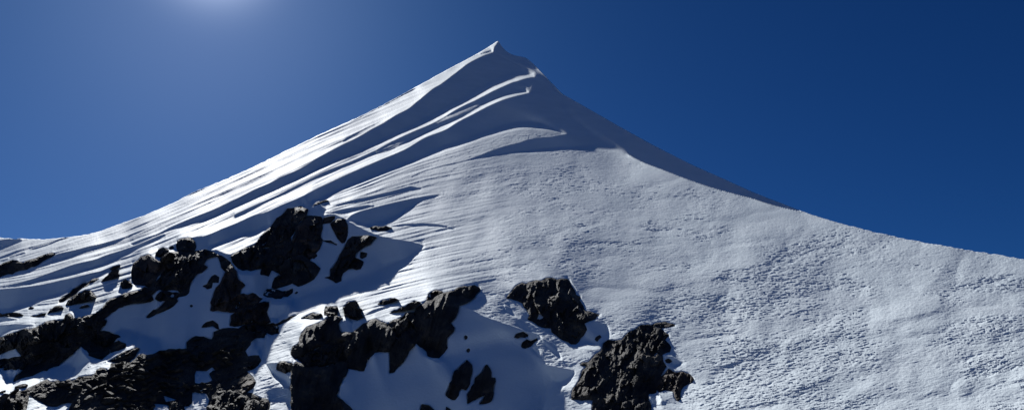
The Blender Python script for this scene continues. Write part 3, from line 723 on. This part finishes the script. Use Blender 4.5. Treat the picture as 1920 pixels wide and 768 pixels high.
    Pf = pts(u, v, np.exp(front)); Pb = pts(u, v, np.exp(back))
    org = (Pb.min(0) + Pb.max(0)) / 2; org[2] = Pb[:, 2].min()
    V = np.concatenate([Pf, Pb]) - org
    # orient front faces to the viewer
    n0 = np.cross(Pf[tr[:, 1]] - Pf[tr[:, 0]], Pf[tr[:, 2]] - Pf[tr[:, 0]]); flip = (n0 * Pf[tr[:, 0]]).sum(1).mean() > 0
    if flip: tr = tr[:, ::-1]; be = be[:, ::-1]
    side = np.concatenate([np.stack([be[:, 1], be[:, 0], be[:, 0] + n], 1), np.stack([be[:, 1], be[:, 0] + n, be[:, 1] + n], 1)])
    o = link(name, V, [np.concatenate([tr, tr[:, ::-1] + n, side])], material, False)
    o.location = org
    return o

BROWN = ('reddish', 'brown')
for i, (cat, label, style, outl) in enumerate(ROCKS):
    pa = np.array(P(outl)); small = np.ptp(pa[:, 0]) < 60
    m = ROCK_BROWN if any(w in label for w in BROWN) else ROCK
    o = rock_mesh({'outcrop': 'rock_outcrop', 'rock': 'rock', 'boulder': 'boulder'}[cat], P(outl), style, m, i * 13 + 5, space=1.6 if small else 1.9, thick=.45 if label in SUNNY else .62, stand=label in STANDING, proud=-6.5 if label.startswith('recessed') else -1.5)
    o['label'] = label; o['category'] = cat

o = rock_mesh('scree', SCREE, 'slab', ROCK, 999, space=2.2, holes=SCREE_HOLES, flat=True)
o['kind'] = 'stuff'; o['label'] = 'dark broken scree covering the ground at the lower left'

# --- loose stones lying on the scree
def stone_proto(seed, flatness):
    import bmesh
    r = random.Random(seed); bm = bmesh.new()
    for _ in range(16):
        v = Vector((r.gauss(0, 1), r.gauss(0, 1), r.gauss(0, 1))).normalized()
        v = Vector((max(-.62, min(.62, v.x)) * 1.6 * r.uniform(.85, 1.1), max(-.7, min(.7, v.y)) * r.uniform(.85, 1.1), max(-.6, min(.6, v.z)) * flatness))
        bm.verts.new(v)
    res = bmesh.ops.convex_hull(bm, input=bm.verts)
    bmesh.ops.delete(bm, geom=[g for g in res['geom_interior'] if isinstance(g, bmesh.types.BMVert)], context='VERTS')
    bmesh.ops.bevel(bm, geom=list(bm.edges), offset=.05, segments=1, affect='EDGES')
    bmesh.ops.triangulate(bm, faces=bm.faces)
    bmesh.ops.subdivide_edges(bm, edges=bm.edges, cuts=1)
    for v in bm.verts:
        v.co += Vector((r.gauss(0, 1), r.gauss(0, 1), r.gauss(0, 1))) * .018
    me = bpy.data.meshes.new('stone'); bm.to_mesh(me); bm.free(); me.materials.append(ROCK); return me
protos = [stone_proto(40 + k, f) for k, f in enumerate((.5, .62, .75, .45, .9, .55, .68, .8))]
ZONES = [  # where, label, how many, size in px
    ("208,682 259,668 321,656 350,655 345,690 300,712 250,715 215,705", 'small dark stone in the upper scree just under the shaded bowl', 34),
    ("100,716 178,702 215,706 250,716 235,768 205,772 200,745 205,722 160,728 140,735", 'small dark stone in the scree between the left snow strip and the bottom edge', 26),
    ("250,716 300,712 330,706 350,716 355,735 300,738 285,768 235,770", 'small dark stone in the scree right of the steep black slab', 26),
    ("372,660 400,645 440,655 456,662 438,682 400,690 372,680 352,670", 'small dark stone in the scree under the layered block', 18),
    ("365,718 392,716 400,716 390,728 385,735 358,734", 'small dark stone below the sunlit snow window in the scree', 6),
    ("0,735 45,722 48,735 0,745", 'small dark stone at the left end of the scree', 5),
]
placed = []
for outl, label, count in ZONES:
    poly = P(outl); a = np.array(poly); made = 0; tries = 0
    while made < count and tries < 4000:
        tries += 1
        u = random.uniform(*sorted((a[:, 0].min(), a[:, 0].max()))); v = random.uniform(a[:, 1].min(), a[:, 1].max())
        if not inside(poly, np.array([u]), np.array([v]))[0]: continue
        if any(inside(hh, np.array([u]), np.array([v]))[0] for hh in SCREE_HOLES): continue
        size = random.choice((6, 7, 8, 9, 11, 14))
        if any((u - x) ** 2 / 2.2 + (v - y) ** 2 * 1.6 < (.55 * (size + s2)) ** 2 for x, y, s2 in placed): continue
        placed.append((u, v, size)); made += 1
        o = bpy.data.objects.new('stone', random.choice(protos)); col.objects.link(o)
        lo = float(at_grid(L_BASE, u, v)) - 11.0 / FPX; dd = math.exp(lo)
        o.location = pts(u, v, dd); sc = size * dd / FPX * .78
        o.scale = (sc * random.uniform(.9, 1.3), sc, sc)
        o.rotation_euler = (random.gauss(.15, .25), random.gauss(-.2, .2), random.uniform(-.6, .6) + random.choice((0, math.pi)))
        o['label'] = label; o['category'] = 'stone'; o['group'] = label.replace('small dark stone', 'small dark stones')

# ------------------------------------------------------------------ valley floor around and below the mountain, out to the horizon
def ground_material():
    m, n, l, b = mat('valley_snow_and_rock')
    tc = n.new('ShaderNodeTexCoord'); no = n.new('ShaderNodeTexNoise'); no.inputs['Scale'].default_value = .02; no.inputs['Detail'].default_value = 8
    l.new(tc.outputs['Object'], no.inputs['Vector'])
    r = n.new('ShaderNodeValToRGB'); e = r.color_ramp.elements
    e[0].position = .45; e[0].color = (.06, .055, .05, 1); e[1].position = .56; e[1].color = (.42, .44, .47, 1)
    l.new(no.outputs['Fac'], r.inputs['Fac']); l.new(r.outputs['Color'], b.inputs['Base Color']); b.inputs['Roughness'].default_value = .8
    return m
gx, gy = np.meshgrid(np.linspace(-1, 1, 61), np.linspace(-1, 1, 61))
gx = np.sign(gx) * abs(gx) ** 2.2 * 9000; gy = np.sign(gy) * abs(gy) ** 2.2 * 9000
gp = np.stack([gx.ravel(), gy.ravel(), np.zeros(gx.size)], 1)
gp[:, 2] = -45 + 10 * vnoise(gp, 1 / 120., 3) - 4e-6 * (gp[:, 0] ** 2 + gp[:, 1] ** 2)
gi = np.arange(61 * 61).reshape(61, 61)
ground = link('ground', gp, np.stack([gi[:-1, :-1].ravel(), gi[:-1, 1:].ravel(), gi[1:, 1:].ravel(), gi[1:, :-1].ravel()], 1), ground_material(), True)
ground['kind'] = 'structure'
# ------------------------------------------------------------------ sky and sun
w = bpy.data.worlds.new('World'); scene.world = w; w.use_nodes = True
nt = w.node_tree; bg = nt.nodes['Background']
skyt = nt.nodes.new('ShaderNodeTexSky'); skyt.sky_type = 'NISHITA'; skyt.sun_disc = False
skyt.sun_elevation = math.asin(SUN[2]); skyt.sun_rotation = math.atan2(SUN[0], SUN[1])
skyt.altitude = 3000; skyt.air_density = 1.0; skyt.dust_density = 5.0; skyt.ozone_density = 10
SKY_STRENGTH = .1; EXPOSURE = .5
# thin high-mountain air: every channel deepens away from the sun
sep = nt.nodes.new('ShaderNodeSeparateColor'); comb = nt.nodes.new('ShaderNodeCombineColor')
nt.links.new(skyt.outputs['Color'], sep.inputs['Color'])
for ch, (po, mu) in enumerate(((1.487, .0104), (1.175, .0228), (1.069, .0363))):
    pw = nt.nodes.new('ShaderNodeMath'); pw.operation = 'POWER'; pw.inputs[1].default_value = po
    ml = nt.nodes.new('ShaderNodeMath'); ml.operation = 'MULTIPLY'; ml.inputs[1].default_value = mu / SKY_STRENGTH / 2 ** EXPOSURE
    nt.links.new(sep.outputs[ch], pw.inputs[0]); nt.links.new(pw.outputs[0], ml.inputs[0]); nt.links.new(ml.outputs[0], comb.inputs[ch])
# bright air close around the sun
geo = nt.nodes.new('ShaderNodeTexCoord'); dot = nt.nodes.new('ShaderNodeVectorMath'); dot.operation = 'DOT_PRODUCT'; dot.inputs[1].default_value = SUN.tolist()
nt.links.new(geo.outputs['Generated'], dot.inputs[0])
mx_ = nt.nodes.new('ShaderNodeMath'); mx_.operation = 'MAXIMUM'; mx_.inputs[1].default_value = 0; nt.links.new(dot.outputs['Value'], mx_.inputs[0])
pw_ = nt.nodes.new('ShaderNodeMath'); pw_.operation = 'POWER'; pw_.inputs[1].default_value = 700; nt.links.new(mx_.outputs[0], pw_.inputs[0])
au = nt.nodes.new('ShaderNodeMix'); au.data_type = 'RGBA'; au.blend_type = 'ADD'; au.inputs['Factor'].default_value = 1
sc_ = nt.nodes.new('ShaderNodeVectorMath'); sc_.operation = 'SCALE'; sc_.inputs[0].default_value = [t / SKY_STRENGTH / 2 ** EXPOSURE for t in (.72, .80, .95)]
nt.links.new(pw_.outputs[0], sc_.inputs['Scale'])
nt.links.new(comb.outputs['Color'], au.inputs['A']); nt.links.new(sc_.outputs['Vector'], au.inputs['B'])
nt.links.new(au.outputs['Result'], bg.inputs['Color']); bg.inputs['Strength'].default_value = SKY_STRENGTH

sl_ = bpy.data.lights.new('sun', 'SUN'); sl_.energy = 5.0; sl_.angle = math.radians(.53); sl_.color = (1.0, .99, .97)
so = bpy.data.objects.new('sun', sl_); col.objects.link(so)
so.rotation_euler = Vector(SUN.tolist()).to_track_quat('Z', 'Y').to_euler()
so.location = (SUN * 500).tolist()

cam = bpy.data.cameras.new('camera'); cam.sensor_width = 36; cam.sensor_fit = 'HORIZONTAL'; cam.lens = 36 * FPX / 1920
cam.clip_start = .1; cam.clip_end = 20000
co_ = bpy.data.objects.new('camera', cam); col.objects.link(co_)
co_.location = (0, 0, EYE); co_.rotation_euler = (math.pi / 2 + PITCH, 0, 0)
scene.camera = co_

scene.view_settings.view_transform = 'Standard'; scene.view_settings.look = 'None'
scene.view_settings.exposure = EXPOSURE; scene.view_settings.gamma = 1; scene.view_settings.use_curve_mapping = False
scene.cycles.max_bounces = 6; scene.cycles.diffuse_bounces = 3
